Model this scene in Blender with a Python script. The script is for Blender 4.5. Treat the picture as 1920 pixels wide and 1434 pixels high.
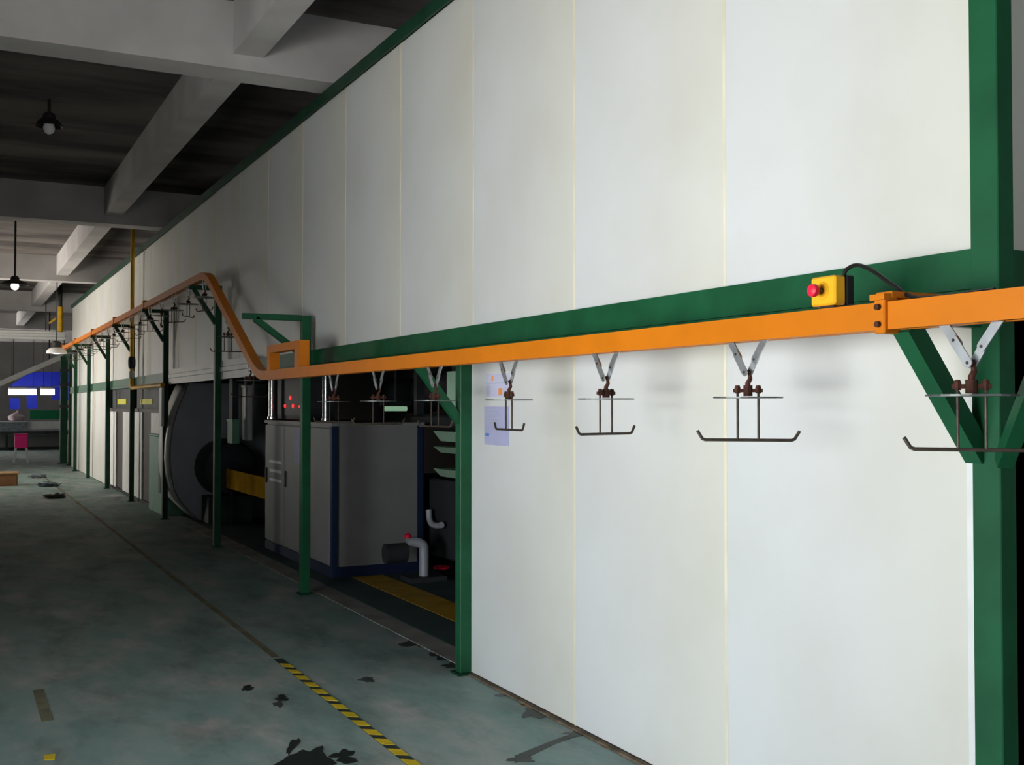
import bpy, bmesh, math, random
from mathutils import Vector, Matrix
random.seed(7)
for o in list(bpy.data.objects): bpy.data.objects.remove(o)
SC = bpy.context.scene
C = SC.collection

# ------------------------------------------------------------------ camera
F_PX = 2030.0
CAM = Vector((-2.79, 0.0, 1.616))
YAW, PITCH = math.radians(27.33), math.radians(1.21)
cd = bpy.data.cameras.new('camera'); cam = bpy.data.objects.new('camera', cd); C.objects.link(cam)
cd.sensor_width = 36.0; cd.lens = 36.0 * F_PX / 1920.0; cd.clip_end = 200
cam.location = CAM; cam.rotation_euler = (math.pi/2 + PITCH, 0, -YAW)
SC.camera = cam

# ------------------------------------------------------------------ world, daylight, exposure
w = bpy.data.worlds.new('world'); SC.world = w; w.use_nodes = True
bg = w.node_tree.nodes['Background']; bg.inputs[0].default_value = (0.75, 0.86, 1.0, 1); bg.inputs[1].default_value = 0.12

def daylight(name, y0, y1, z0, z1, power, col, x=-5.62, rear=None):
    """daylight entering through one doorway of the left wall"""
    l = bpy.data.lights.new(name, 'AREA'); l.shape = 'RECTANGLE'
    l.size = y1-y0; l.size_y = z1-z0; l.energy = power; l.color = col
    o = bpy.data.objects.new(name, l); C.objects.link(o)
    o.location = (x, (y0+y1)/2, (z0+z1)/2); o.rotation_euler = (math.pi/2, 0, -math.pi/2)
    if rear is not None:
        o.location = ((y0+y1)/2, rear, (z0+z1)/2); o.rotation_euler = (math.pi/2, 0, 0)
    return o
daylight('daylight_rear_window', -3.5, 3.5, 1.0, 3.0, 120, (0.90, 0.93, 1.0), rear=-6.15)
daylight('daylight_loading_door', -2.0, 5.6, 0.05, 2.7, 900, (0.88, 0.95, 1.0), x=-9.0)
daylight('daylight_far_door', 21.5, 28.5, 0.4, 3.2, 620, (1.0, 0.93, 0.83), x=-8.0)
daylight('daylight_end_window', 40.0, 47.0, 1.0, 3.0, 300, (1.0, 0.96, 0.93))
sl_ = bpy.data.lights.new('sun', 'SUN'); sl_.energy = 48; sl_.angle = math.radians(0.6); sl_.color = (1.0, 0.96, 0.90)
sun = bpy.data.objects.new('sun', sl_); C.objects.link(sun); sun.location = (-8, 0, 12)
sun.rotation_euler = Vector((-0.08, 0.35, -0.93)).to_track_quat('-Z', 'Y').to_euler()  # sun added to light the outside paving, aimed to miss the openings
vs = SC.view_settings
vs.view_transform = 'Standard'; vs.look = 'None'; vs.exposure = 0.0; vs.gamma = 1.0; vs.use_curve_mapping = False

# ------------------------------------------------------------------ pixel rays -> real places
ROT = cam.rotation_euler.to_matrix()
def ray(px, py): return ROT @ Vector(((px-960)/F_PX, (717-py)/F_PX, -1.0))
def at_y(px, py, Y): d = ray(px, py); return CAM + d*((Y-CAM.y)/d.y)
def at_x(px, py, X): d = ray(px, py); return CAM + d*((X-CAM.x)/d.x)
def at_z(px, py, Z): d = ray(px, py); return CAM + d*((Z-CAM.z)/d.z)

# ------------------------------------------------------------------ materials
MATS = {}
def mat(name, col, rough=0.6, metal=0.0, var=0.0, scale=4.0, bump=0.0, emit=0.0, col2=None, stretch=(1, 1, 1), spec=0.25, detail=6, lo=0.35, hi=0.65, bscale=None):
    m = bpy.data.materials.new(name); m.use_nodes = True; nt = m.node_tree; N = nt.nodes; L = nt.links
    b = N['Principled BSDF']; b.inputs['Roughness'].default_value = rough; b.inputs['Metallic'].default_value = metal
    b.inputs['Specular IOR Level'].default_value = spec
    b.inputs['Base Color'].default_value = (*col, 1)
    if var or bump or col2:
        tc = N.new('ShaderNodeTexCoord'); mp = N.new('ShaderNodeMapping'); mp.inputs['Scale'].default_value = stretch
        L.new(tc.outputs['Object'], mp.inputs['Vector'])
        nz = N.new('ShaderNodeTexNoise'); nz.inputs['Scale'].default_value = scale; nz.inputs['Detail'].default_value = detail
        L.new(mp.outputs['Vector'], nz.inputs['Vector'])
        cr = N.new('ShaderNodeValToRGB'); cr.color_ramp.elements[0].position = lo; cr.color_ramp.elements[1].position = hi
        c2 = col2 or tuple(c*(1-var) for c in col)
        cr.color_ramp.elements[0].color = (*c2, 1); cr.color_ramp.elements[1].color = (*col, 1)
        L.new(nz.outputs['Fac'], cr.inputs['Fac']); L.new(cr.outputs['Color'], b.inputs['Base Color'])
        if bump:
            n2 = N.new('ShaderNodeTexNoise'); n2.inputs['Scale'].default_value = bscale or scale*6; n2.inputs['Detail'].default_value = 4
            L.new(tc.outputs['Object'], n2.inputs['Vector'])
            bp = N.new('ShaderNodeBump'); bp.inputs['Strength'].default_value = bump; bp.inputs['Distance'].default_value = 0.01
            L.new(n2.outputs['Fac'], bp.inputs['Height']); L.new(bp.outputs['Normal'], b.inputs['Normal'])
    if emit:
        b.inputs['Emission Color'].default_value = (*col, 1); b.inputs['Emission Strength'].default_value = emit
    MATS[name] = m
    return m

def floor_material():
    m = bpy.data.materials.new('painted_concrete_floor'); m.use_nodes = True; nt = m.node_tree; N = nt.nodes; L = nt.links
    b = N['Principled BSDF']; b.inputs['Roughness'].default_value = 0.62; b.inputs['Specular IOR Level'].default_value = 0.3
    tc = N.new('ShaderNodeTexCoord')
    def noise(scale, detail, st=(1, 1, 1), rot=0):
        mp = N.new('ShaderNodeMapping'); mp.inputs['Scale'].default_value = st; mp.inputs['Rotation'].default_value = (0, 0, rot)
        L.new(tc.outputs['Object'], mp.inputs['Vector'])
        n = N.new('ShaderNodeTexNoise'); n.inputs['Scale'].default_value = scale; n.inputs['Detail'].default_value = detail; n.inputs['Roughness'].default_value = 0.65
        L.new(mp.outputs['Vector'], n.inputs['Vector']); return n
    def ramp(n, p0, c0, p1, c1):
        r = N.new('ShaderNodeValToRGB'); e = r.color_ramp.elements
        e[0].position = p0; e[0].color = (*c0, 1); e[1].position = p1; e[1].color = (*c1, 1)
        L.new(n.outputs['Fac'], r.inputs['Fac']); return r
    def mix(f, a, c):
        x = N.new('ShaderNodeMix'); x.data_type = 'RGBA'
        if isinstance(f, float): x.inputs['Factor'].default_value = f
        else: L.new(f, x.inputs['Factor'])
        L.new(a, x.inputs['A']); L.new(c, x.inputs['B']); return x.outputs['Result']
    base = ramp(noise(2.3, 10, (1, 0.45, 1), 0.5), 0.38, (0.215, 0.345, 0.315), 0.62, (0.345, 0.44, 0.41))
    worn = ramp(noise(2.8, 10, (1, 0.5, 1), -0.3), 0.42, (0.245, 0.345, 0.32), 0.62, (0.50, 0.49, 0.465))
    fac = ramp(noise(1.5, 10, (1, 0.7, 1), 1.1), 0.42, (0, 0, 0), 0.60, (1, 1, 1))
    c = mix(fac.outputs['Color'], base.outputs['Color'], worn.outputs['Color'])
    grime = ramp(noise(2.2, 10, (1, 0.5, 1), 0.7), 0.34, (0.25, 0.28, 0.27), 0.52, (1, 1, 1))
    mm = N.new('ShaderNodeMix'); mm.data_type = 'RGBA'; mm.blend_type = 'MULTIPLY'; mm.inputs['Factor'].default_value = 0.55
    L.new(c, mm.inputs['A']); L.new(grime.outputs['Color'], mm.inputs['B'])
    L.new(mm.outputs['Result'], b.inputs['Base Color'])
    bp = N.new('ShaderNodeBump'); bp.inputs['Strength'].default_value = 0.12; bp.inputs['Distance'].default_value = 0.01
    L.new(noise(30, 4).outputs['Fac'], bp.inputs['Height']); L.new(bp.outputs['Normal'], b.inputs['Normal'])
    MATS['floor'] = m; return m

def panel_material():
    """white sandwich panel, a little yellowed along its far edge (generated coordinate along the wall)"""
    m = bpy.data.materials.new('white_sandwich_panel'); m.use_nodes = True; nt = m.node_tree; N = nt.nodes; L = nt.links
    b = N['Principled BSDF']; b.inputs['Roughness'].default_value = 0.42; b.inputs['Specular IOR Level'].default_value = 0.35
    tc = N.new('ShaderNodeTexCoord'); sp = N.new('ShaderNodeSeparateXYZ'); L.new(tc.outputs['Generated'], sp.inputs[0])
    r = N.new('ShaderNodeValToRGB'); e = r.color_ramp.elements
    e[0].position = 0.0; e[0].color = (0.665, 0.655, 0.585, 1); e[1].position = 1.0; e[1].color = (0.665, 0.675, 0.67, 1)
    k = r.color_ramp.elements.new(0.45); k.color = (0.665, 0.665, 0.645, 1)
    L.new(sp.outputs['Y'], r.inputs['Fac'])
    nz = N.new('ShaderNodeTexNoise'); nz.inputs['Scale'].default_value = 1.4; nz.inputs['Detail'].default_value = 5
    L.new(tc.outputs['Object'], nz.inputs['Vector'])
    g = N.new('ShaderNodeValToRGB'); g.color_ramp.elements[0].position = 0.3; g.color_ramp.elements[0].color = (0.93, 0.92, 0.89, 1)
    g.color_ramp.elements[1].position = 0.6; g.color_ramp.elements[1].color = (1, 1, 1, 1)
    L.new(nz.outputs['Fac'], g.inputs['Fac'])
    mm = N.new('ShaderNodeMix'); mm.data_type = 'RGBA'; mm.blend_type = 'MULTIPLY'; mm.inputs['Factor'].default_value = 1.0
    L.new(r.outputs['Color'], mm.inputs['A']); L.new(g.outputs['Color'], mm.inputs['B'])
    L.new(mm.outputs['Result'], b.inputs['Base Color'])
    MATS['panel'] = m; return m

floor_material(); panel_material()
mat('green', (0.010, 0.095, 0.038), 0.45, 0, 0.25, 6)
mat('green_post_shaded', (0.010, 0.062, 0.028), 0.5, 0, 0.3, 6)  # darker copy of green, shade painted in for the far posts
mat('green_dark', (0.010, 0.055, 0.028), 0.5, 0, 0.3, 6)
mat('orange', (0.66, 0.185, 0.005), 0.42, 0, 0.10, 5)
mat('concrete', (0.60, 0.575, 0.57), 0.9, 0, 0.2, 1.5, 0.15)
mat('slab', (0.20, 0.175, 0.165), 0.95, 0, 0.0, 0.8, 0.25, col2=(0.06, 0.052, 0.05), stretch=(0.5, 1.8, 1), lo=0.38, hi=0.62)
mat('plaster', (0.36, 0.345, 0.34), 0.9, 0, 0.15, 1.2)
mat('plaster_dull', (0.22, 0.215, 0.21), 0.9, 0, 0.15, 1.2)
mat('guard_yellow', (0.60, 0.32, 0.012), 0.95, 0, 0.3, 5, spec=0.03)
mat('paving', (0.45, 0.44, 0.42), 0.9, 0, 0.15, 1.0)
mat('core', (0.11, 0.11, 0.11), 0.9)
mat('joint', (0.80, 0.75, 0.58), 0.6, 0, 0.15, 3)
mat('white_metal', (0.78, 0.79, 0.78), 0.45, 0, 0.1, 5)
mat('zinc', (0.72, 0.75, 0.77), 0.32, 0.85, 0.2, 20)
mat('rust', (0.10, 0.035, 0.022), 0.7, 0.2, 0.5, 30)
mat('steel_dark', (0.085, 0.065, 0.05), 0.5, 0.5, 0.4, 25)
mat('disc_steel', (0.16, 0.17, 0.165), 0.45, 0.6, 0.2, 20)
mat('yellow_box', (0.90, 0.47, 0.02), 0.4)
mat('red', (0.85, 0.02, 0.06), 0.35)
mat('black', (0.012, 0.012, 0.014), 0.5)
mat('black_rubber', (0.02, 0.02, 0.02), 0.8)
mat('yellow_paint', (0.62, 0.36, 0.02), 0.55, 0, 0.3, 5)
mat('pipe_yellow', (0.75, 0.42, 0.03), 0.45, 0, 0.2, 6)
mat('cabinet_grey', (0.25, 0.24, 0.235), 0.5, 0, 0.1, 3)
mat('cabinet_light', (0.27, 0.265, 0.25), 0.5, 0, 0.1, 3)
mat('cabinet_navy', (0.012, 0.022, 0.06), 0.5)
mat('sheet_grey', (0.50, 0.51, 0.55), 0.5, 0.2, 0.15, 2)
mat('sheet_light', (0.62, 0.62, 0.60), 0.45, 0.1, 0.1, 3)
mat('stainless', (0.75, 0.75, 0.73), 0.22, 0.95, 0.08, 5)
mat('machine_dark', (0.05, 0.055, 0.06), 0.6, 0.2, 0.3, 4)
mat('machine_green', (0.20, 0.42, 0.30), 0.5, 0, 0.15, 5)
mat('pale_green', (0.42, 0.62, 0.45), 0.6, 0, 0.1, 5)
mat('plinth', (0.36, 0.35, 0.33), 0.9, 0, 0.35, 3, 0.2)
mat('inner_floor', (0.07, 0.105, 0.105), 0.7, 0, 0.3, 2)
mat('paper', (0.58, 0.57, 0.74), 0.6, 0, 0.06, 9)
mat('paper_blue', (0.44, 0.44, 0.64), 0.6, 0, 0.08, 9)
mat('print_grey', (0.45, 0.47, 0.56), 0.7)
mat('print_orange', (0.85, 0.30, 0.06), 0.7)
mat('print_blue', (0.10, 0.22, 0.55), 0.7)
mat('tape_yellow', (0.86, 0.62, 0.03), 0.5, 0, 0.25, 12)
mat('tape_black', (0.035, 0.045, 0.04), 0.6)
mat('tape_faded', (0.28, 0.265, 0.17), 0.7, 0, 0.45, 5)
mat('stain', (0.018, 0.028, 0.026), 0.35, 0, 0.4, 20, spec=0.5)
mat('stain_soft', (0.07, 0.085, 0.075), 0.5, 0, 0.3, 12)
mat('rust_stain', (0.36, 0.13, 0.04), 0.9, 0, 0.5, 12)
mat('base_dirt', (0.20, 0.15, 0.10), 0.9, 0, 0.6, 10)
mat('cord', (0.012, 0.012, 0.012), 0.4)
mat('led_red', (1.0, 0.03, 0.04), 0.4, emit=1.2)
mat('tube_white', (1.0, 0.98, 0.95), 0.4, emit=9)
mat('tube_green', (0.55, 0.95, 0.62), 0.4, emit=0.30)
mat('bulb', (1.0, 0.93, 0.80), 0.4, emit=3)
mat('lamp_white', (0.80, 0.80, 0.78), 0.4)
mat('lamp_dark', (0.035, 0.03, 0.03), 0.5)
mat('blue', (0.012, 0.03, 0.55), 0.5, 0, 0.15, 2)
mat('bench_green', (0.012, 0.20, 0.085), 0.5)
mat('pink', (0.72, 0.02, 0.20), 0.45)
mat('wood', (0.42, 0.20, 0.09), 0.6, 0, 0.35, 6, stretch=(1, 8, 8))
mat('cardboard', (0.55, 0.33, 0.17), 0.8, 0, 0.2, 5)
mat('rubble', (0.24, 0.28, 0.31), 0.6, 0, 0.4, 12)
mat('bag_pink', (0.50, 0.40, 0.42), 0.8, 0, 0.2, 6)
mat('rag', (0.12, 0.13, 0.13), 0.9, 0, 0.3, 9)
mat('door_dark', (0.075, 0.065, 0.062), 0.6)
mat('sign_yellow', (0.70, 0.68, 0.05), 0.5)

# ------------------------------------------------------------------ mesh helpers
class MB:
    def __init__(s): s.bm = bmesh.new()
    def box(s, a, b, bev=0.0):
        x0, y0, z0 = (min(a[i], b[i]) for i in range(3)); x1, y1, z1 = (max(a[i], b[i]) for i in range(3))
        v = [s.bm.verts.new(p) for p in ((x0,y0,z0),(x1,y0,z0),(x1,y1,z0),(x0,y1,z0),(x0,y0,z1),(x1,y0,z1),(x1,y1,z1),(x0,y1,z1))]
        fs = [s.bm.faces.new([v[i] for i in q]) for q in ((0,3,2,1),(4,5,6,7),(0,1,5,4),(1,2,6,5),(2,3,7,6),(3,0,4,7))]
        if bev:
            es = list({e for f in fs for e in f.edges})
            bmesh.ops.bevel(s.bm, geom=es, offset=bev, segments=1, affect='EDGES')
        return s
    def bar(s, p0, p1, w, h, up=(0, 0, 1)):
        p0, p1, up = Vector(p0), Vector(p1), Vector(up)
        d = (p1-p0).normalized(); r = d.cross(up)
        if r.length < 1e-4: r = d.cross(Vector((0, 1, 0)))
        r.normalize(); u = r.cross(d)
        q = [(-1,-1),(1,-1),(1,1),(-1,1)]
        A = [s.bm.verts.new(p0 + r*(a*w/2) + u*(b*h/2)) for a, b in q]
        B = [s.bm.verts.new(p1 + r*(a*w/2) + u*(b*h/2)) for a, b in q]
        s.bm.faces.new(A[::-1]); s.bm.faces.new(B)
        for i in range(4): s.bm.faces.new((A[i], A[(i+1)%4], B[(i+1)%4], B[i]))
        return s
    def tube(s, pts, r, n=10, cap=True, closed=False):
        pts = [Vector(p) for p in pts]; rings = []
        rs = r if isinstance(r, (list, tuple)) else [r]*len(pts)
        prev = None
        for i, p in enumerate(pts):
            if closed: d = pts[(i+1) % len(pts)] - pts[i-1]
            elif i == 0: d = pts[1]-p
            elif i == len(pts)-1: d = p-pts[i-1]
            else: d = (pts[i+1]-p).normalized() + (p-pts[i-1]).normalized()
            d.normalize()
            if prev is None:
                a = Vector((0, 0, 1)) if abs(d.z) < 0.9 else Vector((1, 0, 0))
                u = d.cross(a).normalized()
            else:
                u = (prev - d*prev.dot(d)).normalized()
            prev = u; v = d.cross(u)
            rings.append([s.bm.verts.new(p + (u*math.cos(2*math.pi*k/n) + v*math.sin(2*math.pi*k/n))*rs[i]) for k in range(n)])
        m = len(rings)
        for i in range(m if closed else m-1):
            A, B = rings[i], rings[(i+1) % m]
            for k in range(n): s.bm.faces.new((A[k], A[(k+1)%n], B[(k+1)%n], B[k]))
        if cap and not closed:
            s.bm.faces.new(rings[0][::-1]); s.bm.faces.new(rings[-1])
        return s
    def lathe(s, prof, c=(0, 0, 0), n=20, axis='z'):
        c = Vector(c); rings = []
        for r, h in prof:
            ring = []
            for k in range(n):
                a = 2*math.pi*k/n; x, y = r*math.cos(a), r*math.sin(a)
                q = {'z': (x, y, h), 'x': (h, x, y), 'y': (x, h, y)}[axis]
                ring.append(s.bm.verts.new(c + Vector(q)))
            rings.append(ring)
        for A, B in zip(rings, rings[1:]):
            for k in range(n): s.bm.faces.new((A[k], A[(k+1)%n], B[(k+1)%n], B[k]))
        s.bm.faces.new(rings[0][::-1]); s.bm.faces.new(rings[-1])
        return s
    def prism(s, pts, ext):
        ext = Vector(ext)
        A = [s.bm.verts.new(Vector(p)) for p in pts]; B = [s.bm.verts.new(Vector(p)+ext) for p in pts]
        s.bm.faces.new(A[::-1]); s.bm.faces.new(B); n = len(A)
        for i in range(n): s.bm.faces.new((A[i], A[(i+1)%n], B[(i+1)%n], B[i]))
        return s
    def build(s, name, m, parent=None, smooth=False, loc=None):
        bmesh.ops.recalc_face_normals(s.bm, faces=s.bm.faces)
        me = bpy.data.meshes.new(name); s.bm.to_mesh(me); s.bm.free()
        o = bpy.data.objects.new(name, me); C.objects.link(o)
        me.materials.append(MATS[m] if isinstance(m, str) else m)
        if smooth:
            for p in me.polygons: p.use_smooth = True
            try: me.set_sharp_from_angle(angle=math.radians(40))
            except Exception: pass
        if parent is not None:
            o.parent = parent
            o.matrix_parent_inverse = parent.matrix_basis.inverted()
        return o

def tag(o, label, cat=None, group=None, kind=None):
    if label: o['label'] = label
    if cat: o['category'] = cat
    if group: o['group'] = group
    if kind: o['kind'] = kind
    return o
def thing(name, loc, label, cat, group=None, kind=None, rz=0):
    o = bpy.data.objects.new(name, None); C.objects.link(o); o.location = loc; o.rotation_euler = (0, 0, rz)
    o.empty_display_size = 0.1
    return tag(o, label, cat, group, kind)
def copy_tree(o, parent=None):
    c = o.copy(); C.objects.link(c)
    if parent is not None: c.parent = parent
    for ch in o.children: copy_tree(ch, c)
    return c
ORD = ['first','second','third','fourth','fifth','sixth','seventh','eighth','ninth','tenth','eleventh','twelfth','thirteenth','fourteenth','fifteenth','sixteenth','seventeenth','eighteenth','nineteenth','twentieth']

# ================================================================== SETTING
XL, XR, Y0, Y1 = -5.5, 6.0, -6.0, 56.0
Z_BEAM, Z_SEC, Z_SLAB = 1.616+2.68, 1.616+2.80, 1.616+3.22
fl = MB().box((XL, Y0, -0.15), (XR, Y1, 0)).build('floor', 'floor'); tag(fl, 'worn green painted concrete floor of the hall', 'floor', kind='structure')
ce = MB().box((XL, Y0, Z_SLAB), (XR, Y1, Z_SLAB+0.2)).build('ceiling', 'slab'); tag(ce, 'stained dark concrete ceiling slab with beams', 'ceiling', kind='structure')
beam_s = [0.38 + 8.25*k for k in range(7)]
for s0 in beam_s:
    MB().box((XL, s0, Z_BEAM), (XR, s0+0.35, Z_SLAB)).build('cross_beam', 'concrete', ce)
for a in (1.96, -1.5, 5.4):
    for s0, s1 in zip(beam_s, beam_s[1:]):
        MB().box((CAM.x+a, s0+0.35, Z_SEC), (CAM.x+a+0.24, s1, Z_SLAB)).build('joist', 'concrete', ce)
# left wall with three real openings, never in view; rear, far and outer walls
def wall_with_openings(name, x, th, ops, label):
    m = MB(); y = Y0
    for (a, b, z0, z1) in ops:
        m.box((x-th, y, 0), (x, a, Z_SLAB))
        if z0 > 0: m.box((x-th, a, 0), (x, b, z0))
        m.box((x-th, a, z1), (x, b, Z_SLAB)); y = b
    m.box((x-th, y, 0), (x, Y1, Z_SLAB))
    return tag(m.build(name, 'plaster_dull'), label, 'wall', kind='structure')
wall_with_openings('wall_left', XL, 0.2, [(0.2, 4.8, 0, 2.6), (22.0, 28.0, 0.4, 3.0), (40, 47, 1.0, 3.0)], 'plastered left wall of the hall with open doorways')
tag(MB().box((-18, Y0, -0.15), (XL-0.2, Y1, 0)).build('floor_bounce', 'paving'), 'unseen concrete paving added outside to bounce sunlight into the hall', 'ground', kind='structure')  # unseen ground, added to throw sunlight up onto the ceiling
rw = MB().box((XL, Y0-0.2, 0), (XR, Y0, 1.0)).box((XL, Y0-0.2, 3.0), (XR, Y0, Z_SLAB)).box((XL, Y0-0.2, 1.0), (-3.5, Y0, 3.0)).box((3.5, Y0-0.2, 1.0), (XR, Y0, 3.0))
tag(rw.build('wall_rear', 'plaster_dull'), 'plastered wall behind the viewpoint', 'wall', kind='structure')
tag(MB().box((XL, Y1, 0), (XR, Y1+0.2, Z_SLAB)).build('wall_front', 'plaster'), 'distant grey end wall of the hall', 'wall', kind='structure')
tag(MB().box((XR, Y0, 0), (XR+0.2, Y1, Z_SLAB)).build('wall_outer', 'plaster'), 'outer wall behind the white enclosure', 'wall', kind='structure')

# ---------------- the white panelled enclosure (wall_right)
WT = 4.176                  # top of panels
ZB0, ZB1 = 1.925, 2.092     # green channel beam
S_NEAR, S_FAR = 2.33, 30.6
OPEN0, OPEN1 = 6.04, 23.13
cm = MB()
cm.box((0.016, 2.282, ZB0), (0.07, S_FAR, WT))
cm.box((0.016, 2.282, 0.0), (0.07, OPEN0, ZB0))
cm.box((0.016, OPEN1, 0.0), (0.07, S_FAR, ZB0))
wr = cm.build('wall_right', 'core'); tag(wr, 'long white sandwich-panel wall of the oven enclosure', 'wall', kind='structure')
seams = [2.282] + [3.51+1.2*k for k in range(23)]; seams = [s for s in seams if s < S_FAR-0.3] + [S_FAR]
G = 0.005
for a, b in zip(seams, seams[1:]):
    MB().box((0, a+G, ZB1-0.02), (0.02, b-G, WT), 0.003).build('panel', 'panel', wr)
    if b < S_FAR: MB().box((-0.0012, b-0.009, ZB1), (0.018, b+0.009, WT)).build('joint_strip', 'joint', wr)
low = [2.282, 3.51, 4.71, 5.91+0.09]
for a, b in zip(low, low[1:]):
    MB().box((0, a+G, 0.012), (0.02, b-G, ZB0+0.02), 0.003).build('panel', 'panel', wr)
for b in low[1:3]: MB().box((-0.0012, b-0.009, 0.012), (0.018, b+0.009, ZB0)).build('joint_strip', 'joint', wr)
far_low = [OPEN1+0.05, 24.25, 25.4, 26.6, 27.8, 29.0, S_FAR]
for a, b in zip(far_low, far_low[1:]):
    MB().box((0, a+G, 0.012), (0.02, b-G, ZB0+0.02), 0.003).build('panel', 'panel', wr)
MB().box((-0.012, 2.283, 0.0), (-0.0005, 2.325, ZB0-0.28)).build('edge_flashing', 'white_metal', wr)
# closed interior: back, roof, end walls
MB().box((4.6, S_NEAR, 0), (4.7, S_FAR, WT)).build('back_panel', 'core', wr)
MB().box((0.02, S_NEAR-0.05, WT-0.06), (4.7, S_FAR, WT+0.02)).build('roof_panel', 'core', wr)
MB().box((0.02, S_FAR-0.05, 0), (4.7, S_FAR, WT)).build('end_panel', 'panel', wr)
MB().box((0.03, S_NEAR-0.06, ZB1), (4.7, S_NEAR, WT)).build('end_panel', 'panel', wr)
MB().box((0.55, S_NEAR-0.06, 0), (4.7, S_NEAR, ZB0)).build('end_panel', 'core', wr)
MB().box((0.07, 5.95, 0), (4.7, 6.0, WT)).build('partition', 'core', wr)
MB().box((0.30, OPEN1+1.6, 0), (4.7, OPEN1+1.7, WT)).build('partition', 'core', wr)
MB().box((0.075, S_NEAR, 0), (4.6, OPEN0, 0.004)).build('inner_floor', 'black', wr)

# green steel beams
tb = MB(); tb.box((-0.045, S_NEAR-0.13, WT), (0.06, S_FAR, WT+0.075)); tb.box((-0.045, S_NEAR-0.13, WT-0.02), (-0.035, S_FAR, WT))
tag(tb.build('trim_1', 'green_dark'), 'dark green channel along the top of the white wall', 'trim', kind='structure')
mb = MB()
mb.box((-0.045, S_NEAR-0.08, ZB0+0.045), (0.015, S_FAR, ZB1)); mb.box((-0.052, S_NEAR-0.08, ZB0), (0.015, S_FAR, ZB0+0.042))
tag(mb.build('trim_2', 'green'), 'green steel beam running along the white wall at rail height', 'trim', kind='structure')
me_ = MB(); me_.box((0.045, S_NEAR-0.10, ZB0), (4.7, S_NEAR-0.06, ZB1))
tag(me_.build('trim_3', 'green'), 'green beam across the open end of the enclosure', 'trim', kind='structure')
# grey ribbed strips on the far part of the beam
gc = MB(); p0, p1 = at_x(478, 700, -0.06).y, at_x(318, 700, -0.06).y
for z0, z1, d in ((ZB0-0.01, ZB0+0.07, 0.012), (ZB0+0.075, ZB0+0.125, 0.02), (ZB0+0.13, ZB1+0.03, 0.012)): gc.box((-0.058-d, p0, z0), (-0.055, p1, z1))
tag(gc.build('trim_4', 'sheet_light'), 'grey ribbed strips on the beam above the machinery', 'trim', kind='structure')
# wall base: dirt line and plinth kerb under the openings
tag(MB().box((-0.03, S_NEAR-0.1, 0), (0.0, OPEN0-0.03, 0.010)).build('baseboard_right', 'base_dirt'), 'rusty dirty seam at the foot of the white panels', 'baseboard', kind='structure')
tag(MB().box((0.02, OPEN0+0.04, 0), (0.20, 15.2, 0.005)).build('trim_5', 'plinth'), 'low concrete kerb along the floor under the open bays', 'kerb', kind='structure')
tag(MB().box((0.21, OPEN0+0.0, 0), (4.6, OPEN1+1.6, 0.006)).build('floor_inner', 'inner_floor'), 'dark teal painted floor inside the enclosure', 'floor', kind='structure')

# ---------------- stains on the floor (parts of the floor)
def blob(cx, cy, rx, ry, seed, n=30, spikes=0.35, m='stain', z=0.0018, rot=0.0):
    rnd = random.Random(seed); ph = [rnd.uniform(0, 6.28) for _ in range(5)]
    pts = []
    for k in range(n):
        a = 2*math.pi*k/n
        r = 1 + spikes*(0.5*math.sin(2*a+ph[0]) + 0.45*math.sin(3*a+ph[1]) + 0.35*math.sin(5*a+ph[2]) + 0.25*math.sin(8*a+ph[3]))
        x, y = rx*r*math.cos(a), ry*r*math.sin(a)
        pts.append((cx + x*math.cos(rot)-y*math.sin(rot), cy + x*math.sin(rot)+y*math.cos(rot), 0.0004))
    MB().prism(pts, (0, 0, z-0.0004)).build('stain', m, fl)
def stain_px(px, py, wpx, hpx, seed, m='stain', spikes=0.35):
    c = at_z(px, py, 0); a = at_z(px+wpx/2, py, 0); b = at_z(px, py-hpx/2, 0)
    blob(c.x, c.y, (a-c).length, (b-c).length, seed, m=m, spikes=spikes, rot=-YAW)
for args in ((575, 1424, 78, 44, 3, 'stain', 0.5), (645, 1418, 48, 20, 5, 'stain', 0.6), (549, 1398, 14, 32, 8, 'stain', 0.4), (464, 1290, 20, 10, 9, 'stain', 0.4),
             (528, 1309, 24, 10, 10, 'stain', 0.5), (522, 1320, 18, 10, 11, 'stain_soft', 0.5), (688, 1274, 26, 9, 12, 'stain_soft', 0.4),
             (978, 1424, 40, 12, 13, 'stain_soft', 0.4), (1000, 1338, 34, 20, 16, 'stain_soft', 0.6), (742, 1181, 28, 10, 17, 'stain', 0.4),
             (788, 1206, 60, 16, 18, 'stain', 0.4), (830, 1226, 52, 18, 19, 'stain', 0.4), (848, 1247, 34, 10, 20, 'stain', 0.4),
             (960, 1303, 42, 8, 21, 'stain', 0.5), (1082, 1375, 48, 9, 23, 'stain', 0.5), (1140, 1399, 26, 8, 24, 'rust_stain', 0.5), (992, 1322, 20, 8, 25, 'rust_stain', 0.5),
             (1172, 1414, 22, 6, 26, 'rust_stain', 0.5), (168, 936, 12, 8, 27, 'stain', 0.3), (203, 935, 12, 8, 28, 'stain', 0.3), (225, 933, 18, 8, 29, 'stain', 0.3)):
    stain_px(*args)
# the dragged wet streak running to the wall
pts = []
for px, py, hw in ((965, 1424, 7), (1000, 1409, 6), (1040, 1391, 4), (1075, 1379, 4), (1098, 1372, 3)): pts.append((px, py-hw))
for px, py, hw in ((1098, 1372, 3), (1075, 1379, 4), (1040, 1391, 4), (1000, 1409, 6), (965, 1424, 7)): pts.append((px, py+hw))
MB().prism([(at_z(a, b, 0).x, at_z(a, b, 0).y, 0.0006) for a, b in pts], (0, 0, 0.0015)).build('stain', 'stain_soft', fl)

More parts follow.
